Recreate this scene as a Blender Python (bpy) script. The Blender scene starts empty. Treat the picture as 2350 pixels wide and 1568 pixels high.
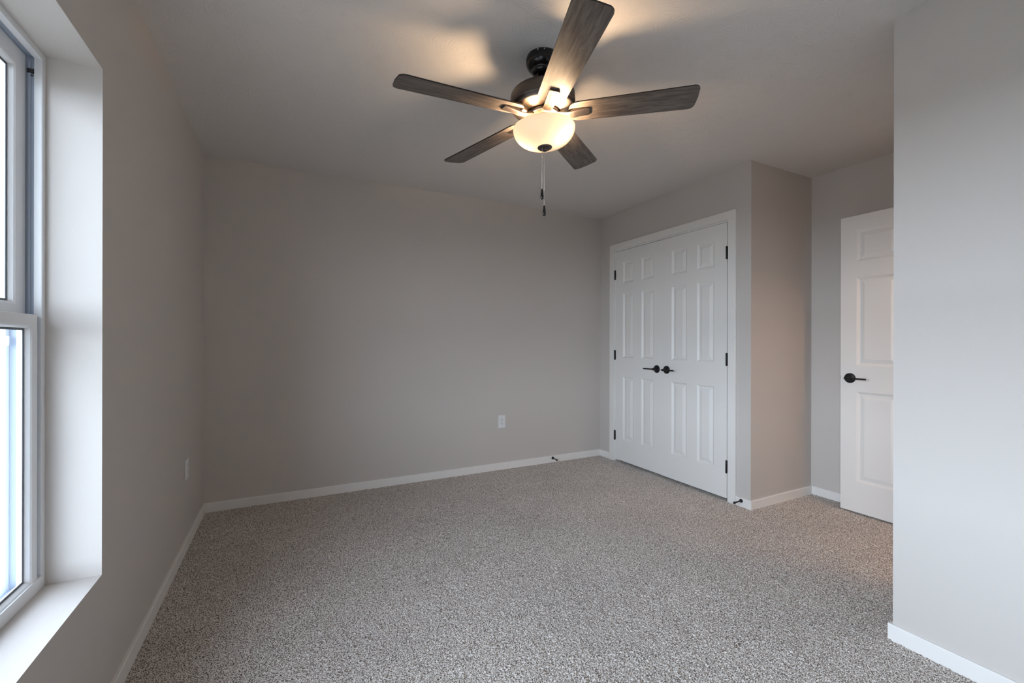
import bpy, bmesh, math, random
from mathutils import Matrix, Vector, Euler

S = bpy.context.scene
COL = S.collection
R = math.radians

# ------------------------------------------------------------------ measures (metres)
CEIL = 2.44
XL, YB = -0.506, 3.613            # left wall, back wall
XC, YR = 2.880, 1.960             # closet front wall, closet end wall
XD = 3.609                        # wall behind the open door
XN, YN = 2.122, 0.849             # near right wall and its end
YREAR = -1.05
XHALL, YHALL = 4.60, -1.05
CAM_Z = 1.1695

# ------------------------------------------------------------------ camera
def make_camera():
    yaw, pitch, roll = R(27.1606), R(-0.0104), R(0.1144)
    r = Vector((math.cos(yaw), -math.sin(yaw), 0)); f = Vector((math.sin(yaw), math.cos(yaw), 0)); u = Vector((0, 0, 1))
    f2 = f * math.cos(pitch) + u * math.sin(pitch); u2 = u * math.cos(pitch) - f * math.sin(pitch)
    r3 = r * math.cos(roll) + u2 * math.sin(roll); u3 = u2 * math.cos(roll) - r * math.sin(roll)
    cd = bpy.data.cameras.new('camera'); cam = bpy.data.objects.new('camera', cd); COL.objects.link(cam)
    cd.sensor_fit = 'HORIZONTAL'; cd.sensor_width = 36.0; cd.lens = 36.0 * 1005.8 / 2350.0
    cd.shift_y = 0.7 / 2350.0
    cd.clip_start = 0.02; cd.clip_end = 300
    m = Matrix((r3, u3, -f2)).transposed().to_4x4(); m.translation = Vector((0, 0, CAM_Z))
    cam.matrix_world = m
    S.camera = cam
make_camera()

# ------------------------------------------------------------------ light and exposure
SKY_STRENGTH = 14.8
SKY_COLOR = (0.712, 0.803, 1.0)
BULB_STRENGTH = 350.0
BULB_COLOR = (1.0, 0.68, 0.40)
HALL_POWER = 21.0
S.view_settings.view_transform = 'Standard'
S.view_settings.look = 'None'
S.view_settings.gamma = 1.0
S.view_settings.use_curve_mapping = False
S.view_settings.exposure = 0.24
S.cycles.use_denoising = True
S.cycles.max_bounces = 14
S.cycles.diffuse_bounces = 8
S.cycles.sample_clamp_indirect = 8.0

def make_world():
    w = bpy.data.worlds.new('overcast_sky'); S.world = w; w.use_nodes = True
    nt = w.node_tree; nt.nodes.clear()
    out = nt.nodes.new('ShaderNodeOutputWorld'); bg = nt.nodes.new('ShaderNodeBackground')
    tc = nt.nodes.new('ShaderNodeTexCoord'); sep = nt.nodes.new('ShaderNodeSeparateXYZ')
    rp = nt.nodes.new('ShaderNodeValToRGB')
    rp.color_ramp.elements[0].position = 0.0; rp.color_ramp.elements[0].color = (0.762, 0.85, 1.0, 1)
    rp.color_ramp.elements[1].position = 0.8; rp.color_ramp.elements[1].color = (*SKY_COLOR, 1)
    nt.links.new(tc.outputs['Generated'], sep.inputs[0]); nt.links.new(sep.outputs['Z'], rp.inputs[0])
    nt.links.new(rp.outputs[0], bg.inputs['Color'])
    # the cloud is brightest to the west (-x), where the hidden sun stands
    k = nt.nodes.new('ShaderNodeMapRange'); k.inputs['From Min'].default_value = 1.0; k.inputs['From Max'].default_value = -1.0
    k.inputs['To Min'].default_value = SKY_STRENGTH * 0.27; k.inputs['To Max'].default_value = SKY_STRENGTH
    nt.links.new(sep.outputs['X'], k.inputs['Value']); kz = nt.nodes.new('ShaderNodeMapRange'); kz.inputs['From Min'].default_value = 0.25; kz.inputs['From Max'].default_value = 0.85
    kz.inputs['To Min'].default_value = 1.0; kz.inputs['To Max'].default_value = 0.45; nt.links.new(sep.outputs['Z'], kz.inputs['Value'])
    mu = nt.nodes.new('ShaderNodeMath'); mu.operation = 'MULTIPLY'
    nt.links.new(k.outputs['Result'], mu.inputs[0]); nt.links.new(kz.outputs['Result'], mu.inputs[1]); nt.links.new(mu.outputs[0], bg.inputs['Strength'])
    nt.links.new(bg.outputs[0], out.inputs[0])
make_world()

WIN = [(0.862, 1.775), (-0.780, 0.680)]     # window openings, y range; the second is unseen, added and widened for daylight
WZ0, WZ1 = 0.450, 2.005
def window_portal(y0, y1):                  # tells the sampler where the sky comes in; gives no light itself
    d = bpy.data.lights.new('window_portal', 'AREA'); d.shape = 'RECTANGLE'; d.size = y1 - y0; d.size_y = WZ1 - WZ0
    d.cycles.is_portal = True
    o = bpy.data.objects.new('window_portal', d); COL.objects.link(o)
    o.location = (XL - 0.27, (y0 + y1) / 2, (WZ0 + WZ1) / 2)
    o.rotation_euler = Euler((R(90), 0, R(-90)))
for _a, _b in WIN:
    window_portal(_a, _b)

def hall_lamp():
    d = bpy.data.lights.new('hall_lamp', 'POINT'); d.energy = HALL_POWER; d.color = (1.0, 0.66, 0.42); d.shadow_soft_size = 0.13
    o = bpy.data.objects.new('hall_lamp', d); COL.objects.link(o); o.location = (3.10, 0.22, 2.30)
hall_lamp()

# ------------------------------------------------------------------ materials
def newmat(name):
    m = bpy.data.materials.new(name); m.use_nodes = True
    nt = m.node_tree; b = nt.nodes['Principled BSDF']
    return m, nt, b
def N(nt, t, **k):
    n = nt.nodes.new(t)
    for a, v in k.items(): setattr(n, a, v)
    return n
def obj_coords(nt, scale=(1, 1, 1)):
    tc = N(nt, 'ShaderNodeTexCoord'); mp = N(nt, 'ShaderNodeMapping'); mp.inputs['Scale'].default_value = scale
    nt.links.new(tc.outputs['Object'], mp.inputs[0]); return mp.outputs[0]
def noise(nt, vec, scale, detail=2.0, rough=0.5):
    n = N(nt, 'ShaderNodeTexNoise'); n.inputs['Scale'].default_value = scale; n.inputs['Detail'].default_value = detail
    n.inputs['Roughness'].default_value = rough; nt.links.new(vec, n.inputs['Vector']); return n
def ramp(nt, src, stops):
    r = N(nt, 'ShaderNodeValToRGB'); e = r.color_ramp.elements
    while len(e) < len(stops): e.new(0.5)
    for el, (p, c) in zip(e, stops): el.position = p; el.color = (*c, 1) if len(c) == 3 else c
    nt.links.new(src, r.inputs[0]); return r
def bump(nt, b, height, strength, dist):
    n = N(nt, 'ShaderNodeBump'); n.inputs['Strength'].default_value = strength; n.inputs['Distance'].default_value = dist
    nt.links.new(height, n.inputs['Height']); nt.links.new(n.outputs[0], b.inputs['Normal']); return n
def math_(nt, op, a, b=None, clamp=False):
    n = N(nt, 'ShaderNodeMath', operation=op, use_clamp=clamp)
    for i, v in enumerate((a, b)):
        if v is None: continue
        if isinstance(v, (int, float)): n.inputs[i].default_value = v
        else: nt.links.new(v, n.inputs[i])
    return n.outputs[0]

def paint(name, color, rough, bscale=0, bstr=0.0, bdist=0.001):
    m, nt, b = newmat(name)
    b.inputs['Base Color'].default_value = (*color, 1); b.inputs['Roughness'].default_value = rough
    v = obj_coords(nt)
    n = noise(nt, v, 1.3, 3)
    rp = ramp(nt, n.outputs[0], [(0.3, tuple(c * 0.985 for c in color)), (0.7, tuple(min(1, c * 1.015) for c in color))])
    nt.links.new(rp.outputs[0], b.inputs['Base Color'])
    if bscale:
        h = noise(nt, v, bscale, 2); bump(nt, b, h.outputs[0], bstr, bdist)
    return m
M_WALL = paint('greige_wall_paint', (0.59, 0.548, 0.51), 0.75, 170, 0.25, 0.001)
M_TRIM = paint('white_trim_paint', (0.83, 0.805, 0.768), 0.38, 60, 0.05, 0.0005)
M_VINYL = paint('white_vinyl', (0.80, 0.81, 0.82), 0.35)
M_PLASTIC = paint('white_plastic', (0.78, 0.79, 0.79), 0.35)
M_GASKET = paint('dark_glazing_gasket', (0.10, 0.11, 0.12), 0.5)
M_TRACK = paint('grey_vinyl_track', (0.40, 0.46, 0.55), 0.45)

def ceiling_mat():
    m, nt, b = newmat('brush_stomped_ceiling')
    b.inputs['Base Color'].default_value = (0.70, 0.673, 0.648, 1); b.inputs['Roughness'].default_value = 0.85
    v = obj_coords(nt)
    wob = noise(nt, v, 6, 2)
    add = N(nt, 'ShaderNodeVectorMath', operation='MULTIPLY_ADD'); nt.links.new(wob.outputs['Color'], add.inputs[0])
    add.inputs[1].default_value = (0.07, 0.07, 0); nt.links.new(v, add.inputs[2])
    tot = None
    for k, (sc, spokes) in enumerate(((5.2, 34), (6.4, 40))):
        mp = N(nt, 'ShaderNodeMapping'); mp.inputs['Location'].default_value = (k * 3.1, k * 1.7, 0); nt.links.new(add.outputs[0], mp.inputs[0])
        vo = N(nt, 'ShaderNodeTexVoronoi', voronoi_dimensions='2D'); vo.inputs['Scale'].default_value = sc; nt.links.new(mp.outputs[0], vo.inputs['Vector'])
        sub = N(nt, 'ShaderNodeVectorMath', operation='SUBTRACT'); nt.links.new(mp.outputs[0], sub.inputs[0]); nt.links.new(vo.outputs['Position'], sub.inputs[1])
        sp = N(nt, 'ShaderNodeSeparateXYZ'); nt.links.new(sub.outputs[0], sp.inputs[0])
        ang = math_(nt, 'ARCTAN2', sp.outputs[1], sp.outputs[0])
        rip = noise(nt, mp.outputs[0], 38, 2)
        a2 = math_(nt, 'ADD', math_(nt, 'MULTIPLY', ang, spokes), math_(nt, 'MULTIPLY', rip.outputs[0], 9.0))
        s = math_(nt, 'SINE', a2)
        s = math_(nt, 'POWER', math_(nt, 'MULTIPLY_ADD', s, 0.5), 1.0) if False else math_(nt, 'MAXIMUM', s, 0.0)
        patch = noise(nt, mp.outputs[0], 14, 3)
        pr = ramp(nt, patch.outputs[0], [(0.46, (0, 0, 0)), (0.62, (1, 1, 1))])
        s = math_(nt, 'MULTIPLY', s, pr.outputs[0])
        s = math_(nt, 'MULTIPLY', s, math_(nt, 'MULTIPLY', vo.outputs['Distance'], 4.5, True))
        tot = s if tot is None else math_(nt, 'MAXIMUM', tot, s)
    fine = noise(nt, v, 130, 2)
    h = math_(nt, 'ADD', tot, math_(nt, 'MULTIPLY', fine.outputs[0], 0.25))
    bump(nt, b, h, 0.36, 0.0024)
    return m
M_CEIL = ceiling_mat()

def carpet_mat():
    m, nt, b = newmat('flecked_twist_carpet')
    v = obj_coords(nt)
    vo = noise(nt, v, 225, 2.0, 0.6)                                     # yarn tufts, light and dark plies
    yarn = ramp(nt, vo.outputs[0], [(0.36, (0.095, 0.066, 0.048)), (0.43, (0.27, 0.21, 0.165)), (0.50, (0.60, 0.535, 0.475)), (0.56, (0.86, 0.80, 0.745)), (0.64, (0.95, 0.91, 0.86))])
    n2 = noise(nt, v, 520, 2)
    tw = ramp(nt, n2.outputs[0], [(0.34, (0.66, 0.66, 0.66)), (0.62, (1.08, 1.08, 1.08))])
    n3 = noise(nt, v, 2.2, 3)                                            # soft tracks left in the pile
    tr = ramp(nt, n3.outputs[0], [(0.35, (0.95, 0.95, 0.95)), (0.65, (1.04, 1.04, 1.04))])
    mx = N(nt, 'ShaderNodeMix', data_type='RGBA', blend_type='MULTIPLY'); mx.inputs[0].default_value = 1.0
    nt.links.new(yarn.outputs[0], mx.inputs[6]); nt.links.new(tw.outputs[0], mx.inputs[7])
    m2 = N(nt, 'ShaderNodeMix', data_type='RGBA', blend_type='MULTIPLY'); m2.inputs[0].default_value = 1.0
    nt.links.new(mx.outputs[2], m2.inputs[6]); nt.links.new(tr.outputs[0], m2.inputs[7])
    nt.links.new(m2.outputs[2], b.inputs['Base Color'])
    b.inputs['Roughness'].default_value = 1.0
    b.inputs['Specular IOR Level'].default_value = 0.05
    b.inputs['Sheen Weight'].default_value = 0.15
    hh = math_(nt, 'ADD', vo.outputs[0], math_(nt, 'MULTIPLY', n2.outputs[0], 0.4))
    bump(nt, b, hh, 0.3, 0.003)
    return m
M_CARPET = carpet_mat()

def metal(name, color, rough, metallic=1.0, brushed=False, coat=0.0):
    m, nt, b = newmat(name)
    b.inputs['Base Color'].default_value = (*color, 1); b.inputs['Roughness'].default_value = rough; b.inputs['Metallic'].default_value = metallic
    b.inputs['Coat Weight'].default_value = coat
    v = obj_coords(nt, (1, 1, 14) if brushed else (1, 1, 1))
    n = noise(nt, v, 40 if brushed else 25, 3)
    rr = ramp(nt, n.outputs[0], [(0.3, (rough * 0.97,) * 3), (0.7, (rough * 1.04,) * 3)])
    nt.links.new(rr.outputs[0], b.inputs['Roughness'])
    if brushed:                                                          # turned grain round the fan axis
        b.inputs['Anisotropic'].default_value = 0.65
        t = N(nt, 'ShaderNodeTangent', direction_type='RADIAL', axis='Z'); nt.links.new(t.outputs[0], b.inputs['Tangent'])
    return m
M_BLACK = metal('matte_black_metal', (0.012, 0.011, 0.011), 0.38, 0.3)
M_CANOPY = metal('gloss_black_bronze', (0.010, 0.009, 0.009), 0.22, 0.2)
M_BRONZE = metal('brushed_dark_bronze', (0.30, 0.252, 0.222), 0.42, 1.0, True)
M_IRON = metal('satin_bronze_bracket', (0.19, 0.158, 0.140), 0.44, 1.0)
M_BAND = metal('dark_bronze_band', (0.115, 0.100, 0.090), 0.38, 0.9, True)
M_CHAIN = metal('nickel_bead_chain', (0.72, 0.66, 0.58), 0.28, 1.0)
M_PENDANT = metal('black_lacquered_pendant', (0.013, 0.010, 0.010), 0.2, 0.0)
M_SCREW = metal('bright_screw', (0.75, 0.70, 0.62), 0.25, 1.0)
M_RUBBER = metal('black_rubber', (0.012, 0.012, 0.012), 0.6, 0.0)
M_DARK = paint('dark_slot', (0.03, 0.03, 0.032), 0.6)
M_BLADE_EDGE = paint('dark_blade_edge', (0.018, 0.015, 0.013), 0.5)

def wood_mat():
    m, nt, b = newmat('weathered_grey_oak_blade')
    v = obj_coords(nt, (1.0, 12, 12))
    n1 = noise(nt, v, 7, 6, 0.62)
    v2 = obj_coords(nt, (2.0, 60, 60)); n2 = noise(nt, v2, 7, 3, 0.6)
    v3 = obj_coords(nt, (3.0, 6, 6)); n3 = noise(nt, v3, 3, 3, 0.6)
    r1 = ramp(nt, n1.outputs[0], [(0.28, (0.060, 0.047, 0.039)), (0.5, (0.135, 0.112, 0.096)), (0.72, (0.215, 0.185, 0.162))])
    r2 = ramp(nt, n2.outputs[0], [(0.30, (0.55, 0.55, 0.55)), (0.6, (1.06, 1.06, 1.06))])
    r3 = ramp(nt, n3.outputs[0], [(0.3, (0.72, 0.70, 0.68)), (0.65, (1.15, 1.15, 1.15))])
    a = N(nt, 'ShaderNodeMix', data_type='RGBA', blend_type='MULTIPLY'); a.inputs[0].default_value = 1
    nt.links.new(r1.outputs[0], a.inputs[6]); nt.links.new(r2.outputs[0], a.inputs[7])
    c = N(nt, 'ShaderNodeMix', data_type='RGBA', blend_type='MULTIPLY'); c.inputs[0].default_value = 1
    nt.links.new(a.outputs[2], c.inputs[6]); nt.links.new(r3.outputs[0], c.inputs[7])
    nt.links.new(c.outputs[2], b.inputs['Base Color'])
    b.inputs['Roughness'].default_value = 0.5
    bump(nt, b, n2.outputs[0], 0.15, 0.0006)
    return m
M_WOOD = wood_mat()

def bowl_mat():
    m = bpy.data.materials.new('frosted_amber_glass'); m.use_nodes = True; nt = m.node_tree; nt.nodes.clear()
    out = N(nt, 'ShaderNodeOutputMaterial'); tr = N(nt, 'ShaderNodeBsdfTranslucent'); df = N(nt, 'ShaderNodeBsdfDiffuse'); gl = N(nt, 'ShaderNodeBsdfGlossy')
    v = obj_coords(nt); n = noise(nt, v, 18, 3)
    rp = ramp(nt, n.outputs[0], [(0.3, (1.0, 0.90, 0.76)), (0.7, (1.0, 0.94, 0.83))])
    nt.links.new(rp.outputs[0], tr.inputs[0]); df.inputs[0].default_value = (0.80, 0.72, 0.60, 1); gl.inputs['Roughness'].default_value = 0.25
    m1 = N(nt, 'ShaderNodeMixShader'); m1.inputs[0].default_value = 0.033
    nt.links.new(df.outputs[0], m1.inputs[1]); nt.links.new(tr.outputs[0], m1.inputs[2])
    fr = N(nt, 'ShaderNodeFresnel'); fr.inputs[0].default_value = 1.3
    m2 = N(nt, 'ShaderNodeMixShader'); nt.links.new(fr.outputs[0], m2.inputs[0]); nt.links.new(m1.outputs[0], m2.inputs[1]); nt.links.new(gl.outputs[0], m2.inputs[2])
    nt.links.new(m2.outputs[0], out.inputs[0])
    return m
M_BOWL = bowl_mat()

def emit_mat(name, color, s):
    m = bpy.data.materials.new(name); m.use_nodes = True; nt = m.node_tree; nt.nodes.clear()
    out = N(nt, 'ShaderNodeOutputMaterial'); e = N(nt, 'ShaderNodeEmission'); e.inputs[0].default_value = (*color, 1); e.inputs[1].default_value = s
    nt.links.new(e.outputs[0], out.inputs[0]); return m
M_BULB = emit_mat('lit_bulb', BULB_COLOR, BULB_STRENGTH)

def glass_mat():
    m = bpy.data.materials.new('window_glass'); m.use_nodes = True; nt = m.node_tree; nt.nodes.clear()
    out = N(nt, 'ShaderNodeOutputMaterial'); t = N(nt, 'ShaderNodeBsdfTransparent'); g = N(nt, 'ShaderNodeBsdfGlossy'); g.inputs['Roughness'].default_value = 0.01
    t.inputs[0].default_value = (0.94, 0.97, 0.97, 1)
    fr = N(nt, 'ShaderNodeFresnel'); fr.inputs[0].default_value = 1.8
    ge = N(nt, 'ShaderNodeNewGeometry')                                # only the outer skin of the pane reflects
    fac = math_(nt, 'MULTIPLY', fr.outputs[0], math_(nt, 'SUBTRACT', 1.0, ge.outputs['Backfacing']))
    mx = N(nt, 'ShaderNodeMixShader'); nt.links.new(fac, mx.inputs[0]); nt.links.new(t.outputs[0], mx.inputs[1]); nt.links.new(g.outputs[0], mx.inputs[2])
    nt.links.new(mx.outputs[0], out.inputs[0]); return m
M_GLASS = glass_mat()

def banded(name, c1, c2, scale):
    m, nt, b = newmat(name); b.inputs['Roughness'].default_value = 0.7
    tc = N(nt, 'ShaderNodeTexCoord'); w = N(nt, 'ShaderNodeTexWave', wave_type='BANDS', bands_direction='Z', wave_profile='SAW')
    w.inputs['Scale'].default_value = scale; nt.links.new(tc.outputs['Object'], w.inputs[0])
    rp = ramp(nt, w.outputs[0], [(0.0, c2), (0.12, c1), (1.0, c1)]); nt.links.new(rp.outputs[0], b.inputs['Base Color'])
    bump(nt, b, w.outputs[0], 0.5, 0.02)
    return m
M_SIDING = banded('cream_lap_siding', (0.78, 0.75, 0.68), (0.60, 0.57, 0.5), 2.0)
def speck(name, c1, c2, sc):
    m, nt, b = newmat(name); b.inputs['Roughness'].default_value = 0.9
    n = noise(nt, obj_coords(nt), sc, 5); rp = ramp(nt, n.outputs[0], [(0.35, c1), (0.65, c2)]); nt.links.new(rp.outputs[0], b.inputs['Base Color']); return m
M_SHINGLE = speck('grey_shingles', (0.20, 0.20, 0.21), (0.34, 0.34, 0.35), 30)
M_LAWN = speck('dry_lawn', (0.30, 0.28, 0.25), (0.42, 0.40, 0.36), 6)

# ------------------------------------------------------------------ mesh helpers
def bm_box(bm, x0, x1, y0, y1, z0, z1, mi=0):
    v = [bm.verts.new(p) for p in ((x0, y0, z0), (x1, y0, z0), (x1, y1, z0), (x0, y1, z0), (x0, y0, z1), (x1, y0, z1), (x1, y1, z1), (x0, y1, z1))]
    for q in ((0, 3, 2, 1), (4, 5, 6, 7), (0, 1, 5, 4), (1, 2, 6, 5), (2, 3, 7, 6), (3, 0, 4, 7)):
        f = bm.faces.new([v[i] for i in q]); f.material_index = mi
def bm_lathe(bm, prof, seg=48, axis='Z', origin=(0, 0, 0), smooth=True):
    rings = []
    def place(r, a, z):
        p = (r * math.cos(a), r * math.sin(a), z)
        if axis == 'X': p = (z, r * math.cos(a), r * math.sin(a))
        if axis == 'Y': p = (r * math.cos(a), z, -r * math.sin(a))
        return (p[0] + origin[0], p[1] + origin[1], p[2] + origin[2])
    for r, z in prof:
        if r < 1e-6: rings.append([bm.verts.new(place(0, 0, z))])
        else: rings.append([bm.verts.new(place(r, 2 * math.pi * k / seg, z)) for k in range(seg)])
    for a, b in zip(rings, rings[1:]):
        for k in range(seg):
            k2 = (k + 1) % seg
            if len(a) == 1 and len(b) == 1: continue
            if len(a) == 1: f = bm.faces.new((a[0], b[k2], b[k]))
            elif len(b) == 1: f = bm.faces.new((a[k], a[k2], b[0]))
            else: f = bm.faces.new((a[k], a[k2], b[k2], b[k]))
            f.smooth = smooth
def bm_tube(bm, pts, r, seg=10):
    rings = []
    pts = [Vector(p) for p in pts]
    for i, p in enumerate(pts):
        d = (pts[min(i + 1, len(pts) - 1)] - pts[max(i - 1, 0)]).normalized()
        a = d.orthogonal().normalized() if i == 0 else (rings[-1][1] - d * rings[-1][1].dot(d)).normalized()
        b = d.cross(a)
        rr = r[i] if isinstance(r, (list, tuple)) else r
        rings.append(([bm.verts.new(p + (a * math.cos(2 * math.pi * k / seg) + b * math.sin(2 * math.pi * k / seg)) * rr) for k in range(seg)], a))
    for (u, _), (w, _) in zip(rings, rings[1:]):
        for k in range(seg):
            f = bm.faces.new((u[k], u[(k + 1) % seg], w[(k + 1) % seg], w[k])); f.smooth = True
    bm.faces.new(list(reversed(rings[0][0]))); bm.faces.new(rings[-1][0])
def build(name, bm, mats, parent=None, bevel=0.0, segs=2, normals=True):
    if normals: bmesh.ops.recalc_face_normals(bm, faces=bm.faces)
    me = bpy.data.meshes.new(name); bm.to_mesh(me); bm.free()
    for m in (mats if isinstance(mats, (list, tuple)) else [mats]): me.materials.append(m)
    o = bpy.data.objects.new(name, me); COL.objects.link(o)
    if parent: o.parent = parent
    if bevel:
        md = o.modifiers.new('edge', 'BEVEL'); md.width = bevel; md.segments = segs; md.limit_method = 'ANGLE'; md.angle_limit = R(40)
    return o
def tag(o, label, cat, kind=None, group=None):
    o['label'] = label; o['category'] = cat
    if kind: o['kind'] = kind
    if group: o['group'] = group
    return o
def empty(name, loc, rot=(0, 0, 0)):
    o = bpy.data.objects.new(name, None); COL.objects.link(o); o.location = loc; o.rotation_euler = rot; o.empty_display_size = 0.1
    return o
def boxes(name, lst, mat, parent=None, bevel=0.0):
    bm = bmesh.new()
    for b in lst: bm_box(bm, *b)
    return build(name, bm, mat, parent, bevel)

# ------------------------------------------------------------------ room shell
TW = 0.115                               # inner wall thickness
XO = XL - 0.245                          # outer face of the left wall
YW0, YW1 = WIN[1][0], WIN[0][1]
def carpet():
    """cut pile modelled as a fine field of tufts, on a plain slab that reaches under the walls"""
    import numpy as np
    step = 0.0032
    x0, x1, y0, y1 = XL + 0.006, XD - 0.004, -0.10, YB - 0.006
    nx, ny = int((x1 - x0) / step), int((y1 - y0) / step)
    rng = np.random.default_rng(7)
    X, Y = np.meshgrid(np.linspace(x0, x1, nx), np.linspace(y0, y1, ny), indexing='ij')
    h = rng.random((nx, ny)); k = h.copy()
    k[1:-1, 1:-1] = (h[1:-1, 1:-1] * 2 + h[:-2, 1:-1] + h[2:, 1:-1] + h[1:-1, :-2] + h[1:-1, 2:]) / 6
    k = (k - 0.5) * 2.2
    big = np.sin(X * 23 + 3 * np.sin(Y * 11)) * np.sin(Y * 19 + 2 * np.sin(X * 13)) * 0.0006
    P = np.empty((nx, ny, 3), np.float32)
    P[..., 0] = X + (rng.random((nx, ny)) - 0.5) * step * 0.9
    P[..., 1] = Y + (rng.random((nx, ny)) - 0.5) * step * 0.9
    P[..., 2] = 0.0005 + np.clip(k, -1, 1) * 0.0042 + big
    P[0, :, 2] = P[-1, :, 2] = -0.01; P[:, 0, 2] = P[:, -1, 2] = -0.01
    n = nx * ny
    idx = np.arange(n, dtype=np.int32).reshape(nx, ny)
    q = np.stack((idx[:-1, :-1], idx[1:, :-1], idx[1:, 1:], idx[:-1, 1:]), -1).reshape(-1, 4)
    slab = np.array([(x, y, z) for z in (-0.12, -0.011) for x, y in ((XO, YREAR - 0.1), (XHALL, YREAR - 0.1), (XHALL, YB + TW), (XO, YB + TW))], np.float32)
    sq = np.array(((0, 3, 2, 1), (4, 5, 6, 7), (0, 1, 5, 4), (1, 2, 6, 5), (2, 3, 7, 6), (3, 0, 4, 7)), np.int32) + n
    co = np.concatenate((P.reshape(-1, 3), slab)); q = np.concatenate((q, sq)).astype(np.int32)
    me = bpy.data.meshes.new('floor')
    me.vertices.add(len(co)); me.vertices.foreach_set('co', co.ravel())
    me.loops.add(q.size); me.loops.foreach_set('vertex_index', q.ravel())
    me.polygons.add(len(q)); me.polygons.foreach_set('loop_start', np.arange(0, q.size, 4, dtype=np.int32))
    me.update(calc_edges=True); me.materials.append(M_CARPET)
    o = bpy.data.objects.new('floor', me); COL.objects.link(o); return o
tag(carpet(), 'grey and brown flecked wall to wall carpet', 'floor', 'structure')
tag(boxes('ceiling', [(XO, XHALL, YREAR - 0.1, YB + TW, CEIL, CEIL + 0.12)], M_CEIL), 'white ceiling with brush-stomped texture around the fan', 'ceiling', 'structure')
def grid_wall(name, ax, lo, hi, us, zs, holes, mat):
    """wall slab between lo and hi along axis ax, cut on a grid, with hole cells left out"""
    bm = bmesh.new()
    def solid(i, j): return 0 <= i < len(us) - 1 and 0 <= j < len(zs) - 1 and (i, j) not in holes
    def P(side, u, z): return (side, u, z) if ax == 0 else (u, side, z)
    cache = {}
    def V(side, u, z):
        k = (side, u, z)
        if k not in cache: cache[k] = bm.verts.new(P(*k))
        return cache[k]
    for i in range(len(us) - 1):
        for j in range(len(zs) - 1):
            if not solid(i, j): continue
            u0, u1, z0, z1 = us[i], us[i + 1], zs[j], zs[j + 1]
            for s in (lo, hi): bm.faces.new([V(s, *q) for q in ((u0, z0), (u1, z0), (u1, z1), (u0, z1))])
            for di, dj, a, b in ((-1, 0, (u0, z0), (u0, z1)), (1, 0, (u1, z0), (u1, z1)), (0, -1, (u0, z0), (u1, z0)), (0, 1, (u0, z1), (u1, z1))):
                if not solid(i + di, j + dj): bm.faces.new([V(lo, *a), V(lo, *b), V(hi, *b), V(hi, *a)])
    return build(name, bm, mat)
tag(grid_wall('wall_left', 0, XO, XL, [YREAR, WIN[1][0], WIN[1][1], WIN[0][0], WIN[0][1], YB], [0, WZ0, WZ1, CEIL], {(1, 1), (3, 1)}, M_WALL),
    'greige wall on the left with the deep window recess', 'wall', 'structure')
tag(boxes('wall_back', [(XO, XD + TW, YB, YB + TW, 0, CEIL)], M_WALL), 'wide plain greige wall facing the camera', 'wall', 'structure')
def closet_wall():
    bm = bmesh.new()
    y0, y1, zt = 2.125, 3.396, 2.075
    # front wall with a door opening, then the end wall, one continuous piece
    bm_box(bm, XC, XC + TW, y1, YB, 0, CEIL)
    bm_box(bm, XC, XC + TW, y0, y1, zt, CEIL)
    bm_box(bm, XC, XC + TW, YR, y0, 0, CEIL)
    bm_box(bm, XC + TW, XD, YR, YR + TW, 0, CEIL)
    return build('wall_closet', bm, M_WALL)
tag(closet_wall(), 'greige closet wall that juts out around the white double doors', 'wall', 'structure')
tag(boxes('wall_alcove', [(XD, XD + TW, YHALL, YB, 0, CEIL)], M_WALL), 'greige wall behind the open white door', 'wall', 'structure')
tag(boxes('wall_right', [(XN, XN + TW, YREAR, YN, 0, CEIL)], M_WALL), 'bright plain wall at the right edge of the photo', 'wall', 'structure')
tag(boxes('wall_rear', [(XO, XHALL, YREAR - 0.1, YREAR, 0, CEIL)], M_WALL), 'greige wall behind the camera', 'wall', 'structure')
DX0, DX1 = 2.700, 3.482                  # doorway to the hall
tag(grid_wall('wall_entry', 1, YN - TW, YN, [XN + TW, DX0, DX1, XD], [0, 2.06, CEIL], {(1, 0)}, M_WALL), 'greige wall with the doorway to the hall', 'wall', 'structure')

# ------------------------------------------------------------------ baseboards
BT, BH = 0.012, 0.063
def baseboard(name, a, b, n, label, ends=(0, 0)):
    """straight run from a to b (xy) on a wall whose outward normal is n; ends lengthen it for corners"""
    a, b, n = Vector(a), Vector(b), Vector(n); d = (b - a).normalized()
    a = a - d * ends[0]; b = b + d * ends[1]
    prof = [(0, 0), (BT, 0), (BT, BH - 0.004), (BT - 0.003, BH), (0, BH)]
    bm = bmesh.new()
    L = [[bm.verts.new((*(p + n * t), z)) for t, z in prof] for p in (a, b)]
    for k in range(len(prof)):
        k2 = (k + 1) % len(prof); bm.faces.new((L[0][k], L[0][k2], L[1][k2], L[1][k]))
    bm.faces.new(L[0]); bm.faces.new(list(reversed(L[1])))
    o = build(name, bm, M_TRIM); tag(o, label, 'baseboard', 'structure'); return o
baseboard('baseboard_left', (XL, YREAR), (XL, YB - BT), (1, 0), 'white baseboard along the left wall under the window')
baseboard('baseboard_back', (XL, YB), (XC, YB), (0, -1), 'long white baseboard along the back wall')
baseboard('baseboard_closet_corner', (XC, 3.454), (XC, YB - BT), (-1, 0), 'short white baseboard left of the closet door casing')
baseboard('baseboard_closet_front', (XC, YR), (XC, 2.068), (-1, 0), 'short white baseboard right of the closet door casing', (BT, 0))
baseboard('baseboard_closet_end', (XC, YR), (XD - BT, YR), (0, -1), 'white baseboard on the end of the closet')
baseboard('baseboard_alcove', (XD, YN), (XD, YR), (-1, 0), 'white baseboard running behind the open door')
baseboard('baseboard_right', (XN, YREAR), (XN, YN), (-1, 0), 'white baseboard under the bright right wall', (0, BT))
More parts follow.
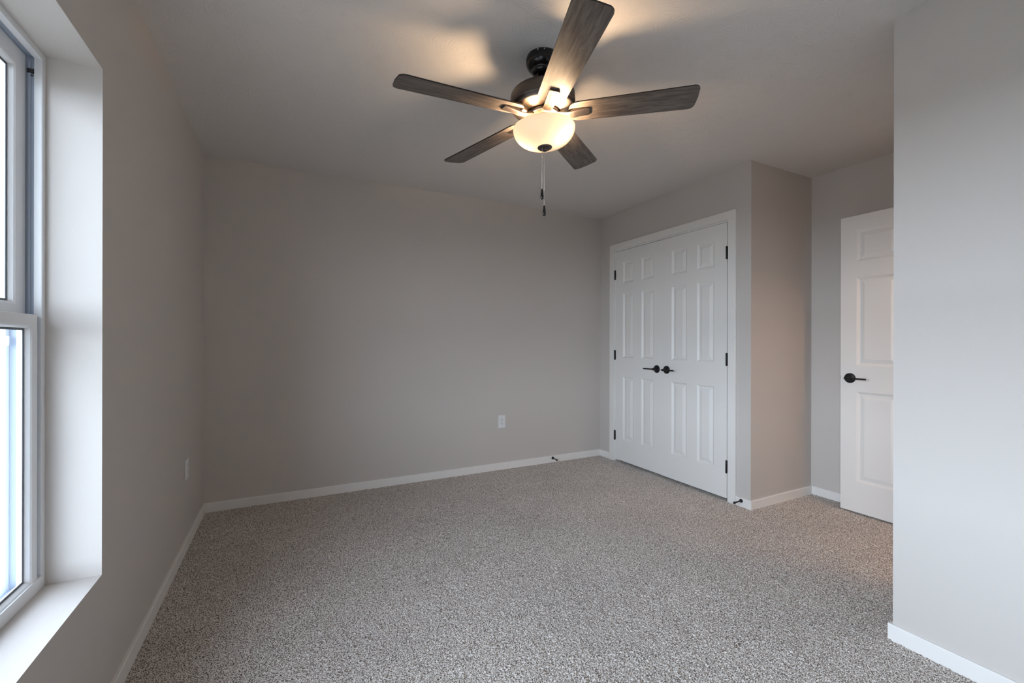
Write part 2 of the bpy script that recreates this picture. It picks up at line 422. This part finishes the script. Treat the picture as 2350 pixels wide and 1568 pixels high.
baseboard('baseboard_entry', (XN, YN), (DX0 - 0.066, YN), (0, 1), 'white baseboard wrapping round the right wall end')

# ------------------------------------------------------------------ trims
def casing(name, ax, face, sgn, u0, u1, zt, w, th, label, jamb_depth):
    """three casing boards round an opening u0..u1 up to zt, plus the jamb lining"""
    bm = bmesh.new()
    rv = 0.012                                                           # jamb strip left showing
    a, b = sorted((face, face + sgn * th))
    j0, j1 = sorted((face, face - sgn * jamb_depth))
    def B(ua, ub, za, zb, lo, hi):
        if ax == 0: bm_box(bm, lo, hi, ua, ub, za, zb)
        else: bm_box(bm, ua, ub, lo, hi, za, zb)
    B(u0 - rv - w, u0 - rv, 0, zt + rv, a, b); B(u1 + rv, u1 + rv + w, 0, zt + rv, a, b)
    B(u0 - rv - w, u1 + rv + w, zt + rv, zt + rv + w, a, b)
    B(u0 - 0.02, u0, 0, zt, j0, j1); B(u1, u1 + 0.02, 0, zt, j0, j1); B(u0 - 0.02, u1 + 0.02, zt, zt + 0.02, j0, j1)
    # stop bead behind the doors
    k0, k1 = sorted((face - sgn * 0.040, face - sgn * 0.052))
    B(u0, u0 + 0.012, 0, zt, k0, k1); B(u1 - 0.012, u1, 0, zt, k0, k1); B(u0, u1, zt - 0.012, zt, k0, k1)
    o = build(name, bm, M_TRIM, None, 0.0025); return tag(o, label, 'door casing', 'structure')
casing('trim_1', 0, XC, -1, 2.143, 3.378, 2.056, 0.061, 0.015, 'white door casing around the closet doors', TW)
casing('trim_2', 1, YN, 1, DX0 + 0.018, DX1 - 0.018, 2.042, 0.057, 0.014, 'white door frame of the entry behind the right wall', TW)

# ------------------------------------------------------------------ panelled doors
def panel_leaf(bm, W, H, T, cols, rows, both=True):
    """door slab in local coords: width along x 0..W, height z 0..H, face at y=0 looking to -y, back at y=T"""
    def face_side(yf, s):
        xs = [0] + [v for c in cols for v in c] + [W]; zs = [0] + [v for r in rows for v in r] + [H]
        g = [[bm.verts.new((x, yf, z)) for z in zs] for x in xs]
        for i in range(len(xs) - 1):
            for j in range(len(zs) - 1):
                loop = [g[i][j], g[i + 1][j], g[i + 1][j + 1], g[i][j + 1]]
                if i % 2 == 1 and j % 2 == 1:
                    x0, x1, z0, z1 = xs[i], xs[i + 1], zs[j], zs[j + 1]
                    prev = loop
                    for ins, dep in ((0.003, 0.0020), (0.014, 0.0110), (0.018, 0.0118), (0.042, 0.0035), (0.045, 0.0028)):
                        y = yf + s * dep
                        cur = [bm.verts.new(p) for p in ((x0 + ins, y, z0 + ins), (x1 - ins, y, z0 + ins), (x1 - ins, y, z1 - ins), (x0 + ins, y, z1 - ins))]
                        for k in range(4): bm.faces.new((prev[k], prev[(k + 1) % 4], cur[(k + 1) % 4], cur[k]))
                        prev = cur
                    bm.faces.new(prev)
                else: bm.faces.new(loop)
        return g
    a = face_side(0.0, 1)
    if both:
        b = face_side(T, -1)
        nx, nz = len(a), len(a[0])
        for i in range(nx - 1):
            for j in (0, nz - 1): bm.faces.new((a[i][j], a[i + 1][j], b[i + 1][j], b[i][j]))
        for j in range(nz - 1):
            for i in (0, nx - 1): bm.faces.new((a[i][j], a[i][j + 1], b[i][j + 1], b[i][j]))
def add_lever(parent, x, z, direction, length):
    """black round rose with a slim lever; local -y points into the room"""
    h = bmesh.new(); bm_lathe(h, [(0, -0.010), (0.027, -0.010), (0.0325, -0.008), (0.034, -0.004), (0.034, 0.0)], 40, 'Y', (x, 0, z))
    bm_lathe(h, [(0.0, -0.052), (0.010, -0.052), (0.011, -0.040), (0.012, -0.012), (0.0155, -0.0095)], 24, 'Y', (x, 0, z))
    hd = build('handle', h, M_BLACK, parent)
    l = bmesh.new()
    x0, x1 = x - direction * 0.012, x + direction * length
    a, b = min(x0, x1), max(x0, x1)
    bm_box(l, a, b, -0.060, -0.049, z - 0.0055, z + 0.0055)
    lo = build('lever', l, M_BLACK, hd, 0.0028, 3)
    return hd
def add_hinge(parent, x, z, h=0.089, y=-0.006):
    b = bmesh.new()
    bm_lathe(b, [(0, z - h / 2 - 0.004), (0.004, z - h / 2 - 0.003), (0.0065, z - h / 2), (0.0065, z + h / 2), (0.004, z + h / 2 + 0.003), (0, z + h / 2 + 0.004)], 14, 'Z', (x, y, 0))
    for s in (-1, 1): bm_box(b, min(x, x + s * 0.009), max(x, x + s * 0.009), -0.0015, 0.001, z - h / 2, z + h / 2)
    return build('hinge', b, M_BLACK, parent)
ROWS = [(0.205, 0.815), (0.997, 1.617), (1.715, 1.920)]
def closet_leaf(name, y_hi, y_lo, xface, hinge_at_hi, cols, label):
    """local x runs from y_hi towards y_lo (left to right in the room's view)"""
    W = y_hi - y_lo
    root = empty(name, (xface, y_hi, 0.021), (0, 0, R(-90)))
    bm = bmesh.new(); panel_leaf(bm, W, 2.031, 0.035, cols, ROWS); build('door_slab', bm, M_TRIM, root)
    hx = -0.006 if hinge_at_hi else W + 0.002
    for z in (0.233, 1.021, 1.806): add_hinge(root, hx, z)
    if hinge_at_hi: add_lever(root, W - 0.057, 0.912, -1, 0.108); cx = W - 0.035
    else: add_lever(root, 0.055, 0.912, 1, 0.122); cx = 0.075
    c = bmesh.new(); bm_box(c, cx - 0.022, cx + 0.022, 0.004, 0.022, 2.031, 2.0335); build('catch', c, M_BLACK, root)
    tag(root, label, 'door', 'structure', 'white panelled closet doors'); return root
closet_leaf('door_1', 3.375, 2.7765, XC, True, [(0.104, 0.248), (0.352, 0.502)], 'left closet door leaf, hinged beside the back wall')
closet_leaf('door_2', 2.7735, 2.146, XC - 0.004, False, [(0.107, 0.2635), (0.3635, 0.5195)], 'right closet door leaf, hinged near the outer closet corner')
def entry_door():
    W = 0.762
    root = empty('door_3', (3.453, 1.682, 0.012), (0, 0, R(-90)))
    bm = bmesh.new(); panel_leaf(bm, W, 2.023, 0.035, [(0.096, 0.331), (0.431, 0.666)], [(0.208, 0.822), (1.0, 1.60), (1.71, 1.924)]); build('door_slab', bm, M_TRIM, root)
    add_lever(root, 0.058, 0.912, 1, 0.117)
    p = bmesh.new(); bm_box(p, -0.0015, 0.001, 0.006, 0.029, 0.885, 0.941); bm_box(p, -0.007, 0, 0.011, 0.024, 0.902, 0.924); build('latch_plate', p, M_BLACK, root)
    for z in (0.233, 1.021, 1.806): add_hinge(root, W + 0.006, z, 0.089, 0.038)
    tag(root, 'white panelled entry door standing open against the alcove wall', 'door', 'structure')
entry_door()

# ------------------------------------------------------------------ windows
XF = XL - 0.128                          # inner face of the vinyl frame
def ring(bm, y0, y1, z0, z1, prof, closed=True, mi=0):
    """mitred frame: prof = list of (inset from the opening edge, x)"""
    loops = []
    for d, x in prof:
        loops.append([bm.verts.new((x, y, z)) for y, z in ((y0 + d, z0 + d), (y1 - d, z0 + d), (y1 - d, z1 - d), (y0 + d, z1 - d))])
    n = len(loops)
    for i in range(n if closed else n - 1):
        a, b = loops[i], loops[(i + 1) % n]
        for k in range(4):
            f = bm.faces.new((a[k], a[(k + 1) % 4], b[(k + 1) % 4], b[k])); f.material_index = mi
def window(name, y0, y1, label):
    zc = 1.230
    root = empty(name, (0, 0, 0))
    bm = bmesh.new()
    ring(bm, y0, y1, WZ0, WZ1, [(0, XF), (0.018, XF), (0.019, XF - 0.002), (0.019, XF - 0.017), (0.0112, XF - 0.0175), (0.0112, XF - 0.070), (0.030, XF - 0.070), (0.030, XF - 0.082), (0, XF - 0.082)])
    f = build('frame', bm, M_VINYL, root)
    tr = bmesh.new()                                                  # the grey sash track lining the frame
    ring(tr, y0, y1, WZ0, WZ1, [(0.0112, XF - 0.0185), (0.0124, XF - 0.0185), (0.0124, XF - 0.0690), (0.0112, XF - 0.0690)])
    bm_box(tr, XF - 0.031, XF - 0.026, y1 - 0.0150, y1 - 0.0124, zc, WZ1 - 0.03)
    build('track', tr, M_TRACK, root)
    cv = bmesh.new(); gk = bmesh.new()                                # grey fill and dark strips, painted gap shade beside the lower sash
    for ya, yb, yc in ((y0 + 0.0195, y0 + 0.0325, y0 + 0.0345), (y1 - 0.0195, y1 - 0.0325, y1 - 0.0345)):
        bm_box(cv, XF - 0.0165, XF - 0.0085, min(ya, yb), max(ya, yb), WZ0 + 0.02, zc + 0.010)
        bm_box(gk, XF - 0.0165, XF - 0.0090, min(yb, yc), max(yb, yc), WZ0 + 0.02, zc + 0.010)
    build('gap_shade_fill', cv, M_TRACK, root); build('gap_shade_line', gk, M_GASKET, root)
    sl = bmesh.new(); bm_box(sl, XF - 0.0185, XF + 0.0005, y0 + 0.0005, y1 - 0.0005, WZ0 + 0.0005, WZ0 + 0.0368)
    build('sill_member', sl, M_VINYL, root, 0.0012)
    # upper sash, outer plane
    def sash(nm, za, zb, xf, fw, inset):
        s = bmesh.new()
        ring(s, y0 + inset, y1 - inset, za, zb, [(0, xf), (fw, xf), (fw + 0.004, xf - 0.003), (fw + 0.009, xf - 0.011), (fw + 0.009, xf - 0.024), (fw, xf - 0.032), (0, xf - 0.032)])
        so = build(nm, s, M_VINYL, root, 0.0015)
        g = bmesh.new()
        d = inset + fw + 0.006
        bm_box(g, xf - 0.0185, xf - 0.0150, y0 + d, y1 - d, za + fw + 0.006, zb - fw - 0.006)
        build('glass', g, M_GLASS, so)
        b = bmesh.new(); ring(b, y0 + inset + fw + 0.008, y1 - inset - fw - 0.008, za + fw + 0.008, zb - fw - 0.008, [(0, xf - 0.0135), (0.007, xf - 0.0135), (0.007, xf - 0.0148), (0, xf - 0.0148)])
        build('glazing_spacer', b, M_GASKET, so)
        return so
    up = sash('upper_sash', zc - 0.012, WZ1 - 0.014, XF - 0.036, 0.052, 0.0145)
    lo = sash('lower_sash', WZ0 + 0.0065, zc + 0.014, XF - 0.003, 0.030, 0.0345)
    k = bmesh.new(); yk = (y0 + y1) / 2
    bm_box(k, XF - 0.034, XF - 0.010, yk - 0.03, yk + 0.03, zc + 0.014, zc + 0.022); bm_box(k, XF - 0.022, XF - 0.006, yk - 0.01, yk + 0.035, zc + 0.022, zc + 0.030)
    build('sash_lock', k, M_VINYL, lo, 0.003)
    c = bmesh.new(); bm_box(c, XF - 0.033, XF - 0.019, y1 - 0.0165, y1 - 0.0124, WZ1 - 0.062, WZ1 - 0.050); bm_box(c, XF - 0.031, XF - 0.021, y1 - 0.0145, y1 - 0.0124, WZ1 - 0.070, WZ1 - 0.067)
    build('balance_clip', c, M_DARK, root)
    sc = bmesh.new(); bm_box(sc, XF - 0.072, XF - 0.062, y1 - 0.036, y1 - 0.0305, 1.155, 1.182)
    build('screen_tab', sc, M_VINYL, root)
    tag(root, label, 'window', 'structure'); return root
window('window_1', WIN[0][0], WIN[0][1], 'white vinyl sash window in the left wall recess')
window('unseen_window_2', WIN[1][0], WIN[1][1], 'unseen second white sash window nearer the camera, widened for more daylight')

# ------------------------------------------------------------------ ceiling fan
FX, FY = 1.007, 1.683
fan = empty('ceiling_fan', (FX, FY, CEIL))
tag(fan, 'five-blade ceiling fan with lit glass bowl and dark bronze body', 'ceiling fan')
TILT = Matrix.Translation((0, 0, -0.04)) @ (Matrix.Rotation(-0.0226, 4, 'X') @ Matrix.Rotation(-0.0409, 4, 'Y')) @ Matrix.Translation((0, 0, 0.04))
def Z(z): return z - CEIL
def fan_part(name, bm, mat, tilt=True, bevel=0, rot=0.0, parent=None):
    o = build(name, bm, mat, parent or fan, bevel)
    if not parent and tilt: o.matrix_local = TILT @ Matrix.Rotation(rot, 4, 'Z')
    return o
b = bmesh.new(); bm_lathe(b, [(0.060, 0), (0.070, -0.001), (0.0725, -0.006), (0.0725, -0.010), (0.0742, -0.014), (0.0742, -0.028), (0.0715, -0.040), (0.065, -0.051), (0.056, -0.058),
                              (0.0495, -0.060), (0.0495, -0.066), (0.047, -0.074), (0.040, -0.080), (0.030, -0.083), (0.026, -0.083), (0.026, -0.070), (0, -0.070)], 64)
can = fan_part('canopy', b, M_CANOPY, False)
can.location = (0.006, -0.003, 0)
for deg in (-138, -115, 42, 65):
    s = bmesh.new(); bm_lathe(s, [(0, -0.0738), (0.0028, -0.0735), (0.0034, -0.0720)], 12, 'X', (0, 0, -0.0080))
    o = build('screw', s, M_SCREW, can); o.rotation_euler = (0, 0, R(deg) + math.pi)
b = bmesh.new(); bm_lathe(b, [(0.0, -0.06), (0.0135, -0.06), (0.0135, -0.125), (0.022, -0.128), (0.024, -0.150), (0.030, -0.156), (0.030, -0.165), (0, -0.165)], 32)
fan_part('downrod', b, M_CANOPY)
b = bmesh.new(); bm_lathe(b, [(0.0, Z(2.298)), (0.045, Z(2.298)), (0.075, Z(2.294)), (0.110, Z(2.286)), (0.130, Z(2.280)), (0.136, Z(2.277)), (0.138, Z(2.274)), (0.1385, Z(2.271)), (0.142, Z(2.268)), (0.1435, Z(2.262)), (0.1435, Z(2.222)),
                              (0.1420, Z(2.217)), (0.137, Z(2.2155)), (0.1355, Z(2.213)), (0.1355, Z(2.209)), (0.130, Z(2.209)), (0, Z(2.215))], 96)
fan_part('motor_housing', b, M_BAND)
b = bmesh.new(); bm_lathe(b, [(0.1330, Z(2.214)), (0.1345, Z(2.2085)), (0.1335, Z(2.2050)), (0.1300, Z(2.2030)), (0.1150, Z(2.1985)), (0.0950, Z(2.1930)), (0.0790, Z(2.1890)), (0.0765, Z(2.1890)), (0.0755, Z(2.1930)), (0.0, Z(2.194))], 96)
fan_part('motor_base', b, M_BRONZE)
b = bmesh.new(); bm_lathe(b, [(0.0, Z(2.190)), (0.0685, Z(2.190)), (0.0695, Z(2.187)), (0.0695, Z(2.177)), (0.066, Z(2.174)), (0.050, Z(2.174)), (0.050, Z(2.170)), (0.0, Z(2.170))], 64)
hub = fan_part('hub', b, M_BRONZE)
for k in range(5):
    for s in (-1, 1):
        a = R(-35.55 + 72 * k + 36 + s * 15)
        q = bmesh.new(); bm_lathe(q, [(0, Z(2.1705)), (0.0032, Z(2.171)), (0.0042, Z(2.1728)), (0.0042, Z(2.1745))], 12, 'Z', (0.0595 * math.cos(a), 0.0595 * math.sin(a), 0))
        build('screw', q, M_SCREW, hub)
b = bmesh.new(); bm_lathe(b, [(0.0, Z(2.172)), (0.047, Z(2.172)), (0.0475, Z(2.166)), (0.044, Z(2.160)), (0.044, Z(2.136)), (0.060, Z(2.132)), (0.066, Z(2.128)), (0.066, Z(2.120)), (0.062, Z(2.118)), (0.0, Z(2.118))], 64)
fan_part('light_fitter', b, M_BRONZE)

def blade_mesh():
    r0, r1, w0, w1, t = 0.112, 0.655, 0.118, 0.1395, 0.0055
    out = []
    def arc(cx, cy, r, a0, a1, n=8):
        for k in range(n + 1):
            a = R(a0 + (a1 - a0) * k / n); out.append((cx + r * math.cos(a), cy + r * math.sin(a)))
    q0, q1 = 0.046, 0.026
    arc(r0 + q0, -w0 / 2 + q0, q0, 180, 270); arc(r1 - q1, -w1 / 2 + q1, q1, 270, 352)
    out.append((r1 + 0.003, 0)); arc(r1 - q1, w1 / 2 - q1, q1, 8, 90); arc(r0 + q0, w0 / 2 - q0, q0, 90, 180)
    bm = bmesh.new()
    lo = [bm.verts.new((x, y, -t / 2)) for x, y in out]; hi = [bm.verts.new((x, y, t / 2)) for x, y in out]
    bm.faces.new(list(reversed(lo))).material_index = 0; bm.faces.new(hi).material_index = 0
    for k in range(len(out)):
        k2 = (k + 1) % len(out); f = bm.faces.new((lo[k], lo[k2], hi[k2], hi[k])); f.material_index = 1
    return bm
def iron_mesh():
    """curved bracket from the hub to the blade's underside; local z relative to the blade plane"""
    path = [(0.056, -0.009, 0.038), (0.070, -0.012, 0.040), (0.086, -0.0160, 0.041), (0.102, -0.0190, 0.042), (0.118, -0.0195, 0.043), (0.134, -0.0178, 0.044), (0.150, -0.0150, 0.044),
            (0.166, -0.0130, 0.045), (0.182, -0.0115, 0.045), (0.195, -0.0110, 0.045), (0.200, -0.0108, 0.043), (0.2035, -0.0105, 0.038)]
    bm = bmesh.new(); rings = []
    for r, z, w in path:
        top = -0.0028 if r > 0.128 else z + 0.006
        rings.append([bm.verts.new(p) for p in ((r, -w / 2, z + 0.0015), (r, -w / 2 + 0.004, z), (r, w / 2 - 0.004, z), (r, w / 2, z + 0.0015), (r, w / 2, top), (r, -w / 2, top))])
    for a, c in zip(rings, rings[1:]):
        for k in range(6): f = bm.faces.new((a[k], a[(k + 1) % 6], c[(k + 1) % 6], c[k])); f.smooth = False
    bm.faces.new(list(reversed(rings[0]))); bm.faces.new(rings[-1])
    return bm
blade0 = build('blade', blade_mesh(), [M_WOOD, M_BLADE_EDGE], fan)
iron0 = build('blade_iron', iron_mesh(), M_IRON, fan, 0.0012)
for k in range(5):
    a = R(-35.547 + 72 * k)
    bl = blade0 if k == 0 else blade0.copy(); ir = iron0 if k == 0 else iron0.copy()
    if k: COL.objects.link(bl); COL.objects.link(ir); bl.parent = fan; ir.parent = fan
    base = TILT @ Matrix.Translation((0, 0, Z(2.1818))) @ Matrix.Rotation(a, 4, 'Z') @ Matrix.Rotation(R(-10.6), 4, 'X')
    bl.matrix_local = base; ir.matrix_local = base

BOWL = [(0.1370, Z(2.122)), (0.1385, Z(2.119)), (0.1385, Z(2.115)), (0.1365, Z(2.103)), (0.1310, Z(2.089)), (0.1215, Z(2.075)), (0.1075, Z(2.062)), (0.0890, Z(2.051)), (0.0660, Z(2.043)), (0.0400, Z(2.038)), (0.012, Z(2.0365))]
b = bmesh.new(); bm_lathe(b, BOWL, 96)
fan_part('glass_bowl', b, M_BOWL)
b = bmesh.new(); bm_lathe(b, [(0.0, Z(2.118)), (0.006, Z(2.118)), (0.006, Z(2.037)), (0.0, Z(2.037))], 16)
fan_part('centre_rod', b, M_BRONZE)
b = bmesh.new(); bm_lathe(b, [(0.012, Z(2.0395)), (0.028, Z(2.0395)), (0.0325, Z(2.0375)), (0.0330, Z(2.0355)), (0.0310, Z(2.0325)), (0.0250, Z(2.0290)), (0.0150, Z(2.0265)), (0.0105, Z(2.0258)), (0.0100, Z(2.0220)), (0.0075, Z(2.0195)), (0.0, Z(2.0190))], 48)
fan_part('finial', b, M_BAND)
for deg in (-58, 130):                                                 # two lamps inside the bowl
    ux, uy = math.cos(R(deg)), math.sin(R(deg))
    b = bmesh.new()
    bm_lathe(b, [(0, -0.030), (0.011, -0.028), (0.019, -0.021), (0.0235, -0.010), (0.0235, 0.0), (0.019, 0.012), (0.013, 0.024), (0.0115, 0.032), (0, 0.032)], 20)
    o = build('bulb', b, M_BULB, fan)
    o.matrix_local = TILT @ Matrix.Translation((ux * 0.078, uy * 0.078, Z(2.090))) @ Matrix.Rotation(R(-62), 4, Vector((-uy, ux, 0)))
    b = bmesh.new(); bm_tube(b, [(ux * 0.024, uy * 0.024, Z(2.1195)), (ux * 0.049, uy * 0.049, Z(2.1095))], 0.0125, 16)
    fan_part('socket', b, M_PLASTIC)
# pull chains hang plumb from the finial
def chain(px, py, ztop, zbot, mid):
    bm = bmesh.new()
    n = int((ztop - zbot) / 0.0042)
    for k in range(n):
        z = Z(ztop) - k * 0.0042
        bmesh.ops.create_icosphere(bm, subdivisions=1, radius=0.0016, matrix=Matrix.Translation((px, py, z)))
    bm_tube(bm, [(px, py, Z(ztop)), (px, py, Z(zbot))], 0.0005, 5)
    bm_lathe(bm, [(0, Z(mid) - 0.004), (0.0021, Z(mid) - 0.003), (0.0021, Z(mid) + 0.003), (0, Z(mid) + 0.004)], 8, 'Z', (px, py, 0))
    c = build('pull_chain', bm, M_CHAIN, fan)
    p = bmesh.new(); h = 0.047
    bm_lathe(p, [(0, Z(zbot)), (0.0035, Z(zbot)), (0.0042, Z(zbot) - 0.004), (0.0058, Z(zbot) - 0.018), (0.0072, Z(zbot) - 0.032), (0.0070, Z(zbot) - 0.040), (0.005, Z(zbot) - 0.0455), (0, Z(zbot) - h)], 24, 'Z', (px, py, 0))
    build('pendant', p, M_PENDANT, c)
chain(-0.0045, -0.0175, 2.030, 1.846, 1.985)
chain(0.0125, -0.0080, 2.022, 1.777, 1.850)

# ------------------------------------------------------------------ outlets
def outlet(loc, rotz, label):
    root = empty('wall_outlet', loc, (0, 0, rotz))
    b = bmesh.new(); bm_box(b, -0.0365, 0.0365, -0.0055, 0, -0.0575, 0.0575); build('cover_plate', b, M_PLASTIC, root, 0.0025, 3)
    b = bmesh.new(); bm_box(b, -0.0168, 0.0168, -0.0072, -0.0050, -0.0335, 0.0335); rc = build('receptacle', b, M_PLASTIC, root, 0.0008)
    b = bmesh.new()
    for z in (0.0135, -0.0200):
        bm_box(b, -0.0075, -0.0055, -0.0075, -0.0070, z + 0.001, z + 0.009); bm_box(b, 0.0055, 0.0075, -0.0075, -0.0070, z + 0.002, z + 0.0085)
        bm_lathe(b, [(0, -0.0076), (0.0028, -0.0076), (0.0028, -0.0070)], 14, 'Y', (0, 0, z - 0.006))
    build('slots', b, M_DARK, rc)
    for z in (-0.048, 0.048):
        b = bmesh.new(); bm_lathe(b, [(0, -0.0066), (0.0026, -0.0064), (0.0032, -0.0054)], 14, 'Y', (0, 0, z)); build('screw', b, M_PLASTIC, root)
    tag(root, label, 'outlet', None, 'white wall outlets'); return root
outlet((1.748, YB, 0.440), 0, 'white power outlet low on the back wall')
outlet((XL, 3.040, 0.448), R(90), 'white power outlet on the left wall, seen edge-on')

# ------------------------------------------------------------------ door stops
def door_stop(loc, rotz, label):
    """rigid stop; local -y points into the room"""
    root = empty('door_stop', loc, (0, 0, rotz))
    b = bmesh.new(); bm_lathe(b, [(0, -0.016), (0.0050, -0.016), (0.0065, -0.013), (0.0115, -0.006), (0.0135, -0.002), (0.0135, 0.0), (0, 0)], 28, 'Y'); build('base', b, M_BLACK, root)
    b = bmesh.new(); bm_tube(b, [(0, -0.014, 0), (0, -0.068, -0.0025)], [0.0050, 0.0042], 14); build('rod', b, M_BLACK, root)
    b = bmesh.new(); bm_lathe(b, [(0, -0.080), (0.0062, -0.079), (0.0080, -0.076), (0.0080, -0.068), (0.0055, -0.065), (0, -0.065)], 24, 'Y', (0, 0, -0.003)); build('bumper', b, M_RUBBER, root)
    tag(root, label, 'door stop', None, 'black door stops'); return root
door_stop((2.294, YB - BT, 0.0420), 0, 'black door stop on the back wall baseboard')
door_stop((XC - BT, 2.0235, 0.0440), R(-90), 'black door stop on the short baseboard beside the closet casing')

# ------------------------------------------------------------------ outdoors
tag(boxes('lawn', [(-60, XO - 0.01, -40, 60, -1.35, -1.25)], M_LAWN), 'dry lawn outside the window', 'lawn', 'structure')
tag(boxes('sky_block_eave', [(XO - 0.60, XO, -9, YB + 0.3, 2.50, 2.56), (XO - 0.63, XO - 0.60, -9, YB + 0.3, 2.47, 2.66)], M_VINYL), 'unseen white eave added outside to block high sky light', 'eave', 'structure')  # unseen overhang, added to keep high sky light off the window sill
def neighbour():
    root = empty('neighbour_house', (-9.0, 15.5, -1.25))
    b = bmesh.new(); bm_box(b, -5.5, 4.6, -4.0, 4.0, 0, 6.1); build('siding_wall', b, M_SIDING, root)
    b = bmesh.new()
    v = [b.verts.new(p) for p in ((-6.0, -4.6, 6.0), (5.1, -4.6, 6.0), (5.1, 0, 8.3), (-6.0, 0, 8.3), (-6.0, 4.6, 6.0), (5.1, 4.6, 6.0),
                                  (-6.0, -4.6, 6.2), (5.1, -4.6, 6.2), (5.1, 0, 8.5), (-6.0, 0, 8.5), (-6.0, 4.6, 6.2), (5.1, 4.6, 6.2))]
    for q in ((0, 1, 2, 3), (3, 2, 5, 4), (6, 7, 8, 9), (9, 8, 11, 10), (0, 1, 7, 6), (4, 5, 11, 10), (1, 2, 8, 7), (2, 5, 11, 8), (0, 3, 9, 6), (3, 4, 10, 9)): b.faces.new([v[i] for i in q])
    build('roof', b, M_SHINGLE, root)
    for x in (-3.5, -0.5, 2.6):
        for z in (1.2, 4.0):
            w = bmesh.new(); bm_box(w, x - 0.55, x + 0.55, -4.06, -3.99, z, z + 1.4); fr = build('window_frame', w, M_VINYL, root)
            p = bmesh.new(); bm_box(p, x - 0.47, x + 0.47, -4.075, -4.058, z + 0.08, z + 1.32); build('pane', p, M_TRACK, fr)
    tag(root, 'cream sided neighbouring house with grey roof beyond the window', 'house')
neighbour()
